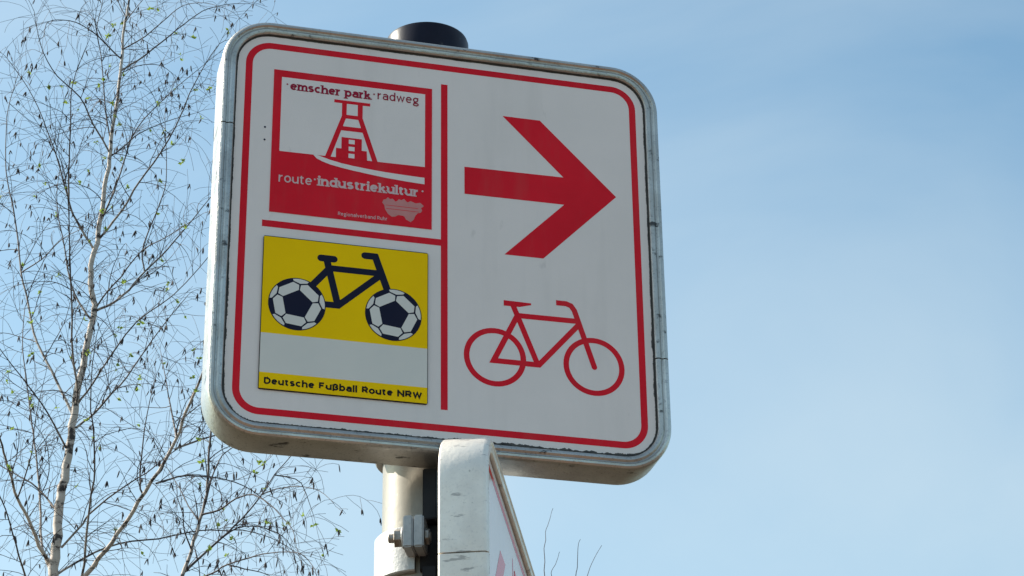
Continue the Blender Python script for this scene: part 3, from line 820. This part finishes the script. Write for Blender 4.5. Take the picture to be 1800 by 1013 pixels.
def make_tree(name, data, seed, label, zmin, spacing, len_rng, catkin_p, leaf_p, white, droop=1.0, sub_gap=0.07):
    rnd = random.Random(seed)
    base = Vector(data[0][0][:3]) * K
    root = empty(name, base)
    tag(root, label, 'tree', 'bare spring trees behind the signs')
    tw_v, tw_f, ck_v, ck_f, lf_v, lf_f = [], [], [], [], [], []
    limbs = []
    for li, raw in enumerate(data):
        P = [Vector(p_[:3]) * K - base for p_ in raw]
        rr = [p_[3] * K for p_ in raw]
        pts, rad = smooth_path(P, rr)
        for i in range(1, len(pts) - 1):
            j = min(0.006, rad[i] * 0.45)
            pts[i] = pts[i] + Vector((rnd.uniform(-j, j), rnd.uniform(-j, j), rnd.uniform(-j, j)))
        bv, bf, age = [], [], []
        ages = [max(0.0, min(1.0, (r_ - white[0]) / (white[1] - white[0]))) for r_ in rad]
        tube(bv, bf, pts, rad, 12 if li == 0 else 7, age, ages)
        obj_from('trunk' if li == 0 else 'limb', bv, bf, M['bark'], root, age)
        limbs.append((pts, rad))

    def catkin(p, n):
        for _ in range(n):
            L = rnd.uniform(0.022, 0.046)
            r_ = rnd.uniform(0.0027, 0.0042)
            d = Vector((rnd.uniform(-.35, .35), rnd.uniform(-.35, .35), -1)).normalized()
            bend = Vector((rnd.uniform(-.3, .3), rnd.uniform(-.3, .3), 0))
            q = [p + d * (L * t) + bend * (L * t * t * 0.4) for t in (0, 0.14, 0.35, 0.7, 1.0)]
            tube(ck_v, ck_f, q, [0.0006, r_ * 0.8, r_, r_ * 0.9, r_ * 0.25], 5)
    def leaf(p, n):
        for _ in range(n):
            L = rnd.uniform(0.013, 0.027)
            d = Vector((rnd.uniform(-1, 1), rnd.uniform(-1, 1), rnd.uniform(-.5, 1))).normalized()
            s = d.orthogonal().normalized()
            s = (Matrix.Rotation(rnd.uniform(0, 6.28), 3, d) @ s) * L * 0.36
            nrm = d.cross(s).normalized() * L * 0.14
            b = len(lf_v)
            lf_v.extend([p, p + d * L * .38 + s + nrm, p + d * L, p + d * L * .38 - s + nrm, p + d * L * .45])
            lf_f.extend([(b, b + 1, b + 4), (b + 1, b + 2, b + 4), (b + 2, b + 3, b + 4), (b + 3, b, b + 4)])

    def grow(p, d, L, r_, level, rich=1.0):
        n = max(4, int(L / 0.035))
        st = L / n
        pts, rad = [p.copy()], [r_]
        d = d.normalized()
        wander = Vector((rnd.gauss(0, 1), rnd.gauss(0, 1), rnd.gauss(0, 1))) * 0.07
        for i in range(n):
            t = (i + 1) / n
            d = (d + wander + Vector((rnd.gauss(0, .09), rnd.gauss(0, .09), rnd.gauss(0, .09))) + Vector((0, 0, -0.12 * droop * t * (0.6 + level * 0.3)))).normalized()
            p = p + d * st
            pts.append(p.copy()); rad.append(max(0.0010, r_ * (1 - 0.68 * t)))
        tube(tw_v, tw_f, pts, rad, 3)
        if level < 2 + (1 if L > .45 else 0) and L > 0.10:
            acc = rnd.uniform(0.02, sub_gap)
            while acc < L * 0.96:
                i = min(n - 1, int(acc / st))
                dd = (pts[i + 1] - pts[i]).normalized()
                side = Matrix.Rotation(rnd.uniform(0, 6.28), 3, dd) @ dd.orthogonal().normalized()
                nd = dd * rnd.uniform(.45, .9) + side * rnd.uniform(.5, .9) + Vector((0, 0, rnd.uniform(-.25, .2) * droop))
                grow(pts[i], nd, min(L * rnd.uniform(.28, .6), 0.30), rad[i] * 0.72, level + 1, rich)
                acc += rnd.uniform(.55, 1.6) * sub_gap
        if L > 0.05:
            if rnd.random() < catkin_p * rich:
                catkin(pts[-1], rnd.choice((1, 2, 2, 3, 4)))
            if rnd.random() < catkin_p * 0.4 * rich:
                catkin(pts[rnd.randrange(1, len(pts))], 1)
            if rnd.random() < leaf_p:
                leaf(pts[-1], rnd.randint(3, 6))
    for li, (pts, rad) in enumerate(limbs):
        acc = rnd.uniform(0, spacing)
        for i in range(len(pts) - 1):
            seg = pts[i + 1] - pts[i]
            if (pts[i].z + base.z) < zmin:
                continue
            acc += seg.length
            sp = spacing * (1.9 if rad[i] > 0.016 else 1.0)
            while acc > sp:
                acc -= sp * rnd.uniform(.6, 1.4)
                dd = seg.normalized()
                ang = rnd.uniform(0, 6.28)
                side = Matrix.Rotation(ang, 3, dd) @ dd.orthogonal().normalized()
                nd = dd * rnd.uniform(.4, .9) + side * rnd.uniform(.6, 1.0) + Vector((0, 0, .12))
                L = rnd.uniform(*len_rng) * (0.6 + 0.4 * rnd.random())
                grow(pts[i] + seg * rnd.random(), nd, L, min(rad[i] * 0.6, rnd.uniform(.0019, .0034)), 1, rnd.choice((0.1, 0.3, 0.5, 1.2, 2.6)))
        grow(pts[-1], pts[-1] - pts[-2], rnd.uniform(*len_rng) * .6, rad[-1], 1)
    obj_from('twigs', tw_v, tw_f, M['twig'], root, kind='stuff')
    if ck_v: obj_from('catkins', ck_v, ck_f, M['catkin'], root, kind='stuff')
    if lf_v: obj_from('young_leaves', lf_v, lf_f, M['leaf'], root, smooth=False, kind='stuff')
    return root, len(tw_f), len(ck_f), len(lf_f)

r1 = make_tree('birch_tree', BIRCH_A, 12, 'white-barked birch with catkins filling the left of the picture', 5.5, 0.095, (.20, .68), .21, .06, (0.0040, 0.0075))
r2 = make_tree('birch_tree', BIRCH_B, 23, 'thin birch whose drooping twigs show under the big sign at its lower left corner', 4.8, 0.085, (.14, .40), .19, .08, (0.005, 0.009), 1.4)
r3 = make_tree('bare_sapling', SAPLING, 7, 'bare thin twig tips rising beside the lower sign at the bottom edge', 99.0, 0.2, (.02, .04), 0.0, 0.0, (0.009, 0.02), 0.0)
print('tree faces', r1[1:], r2[1:], r3[1:])
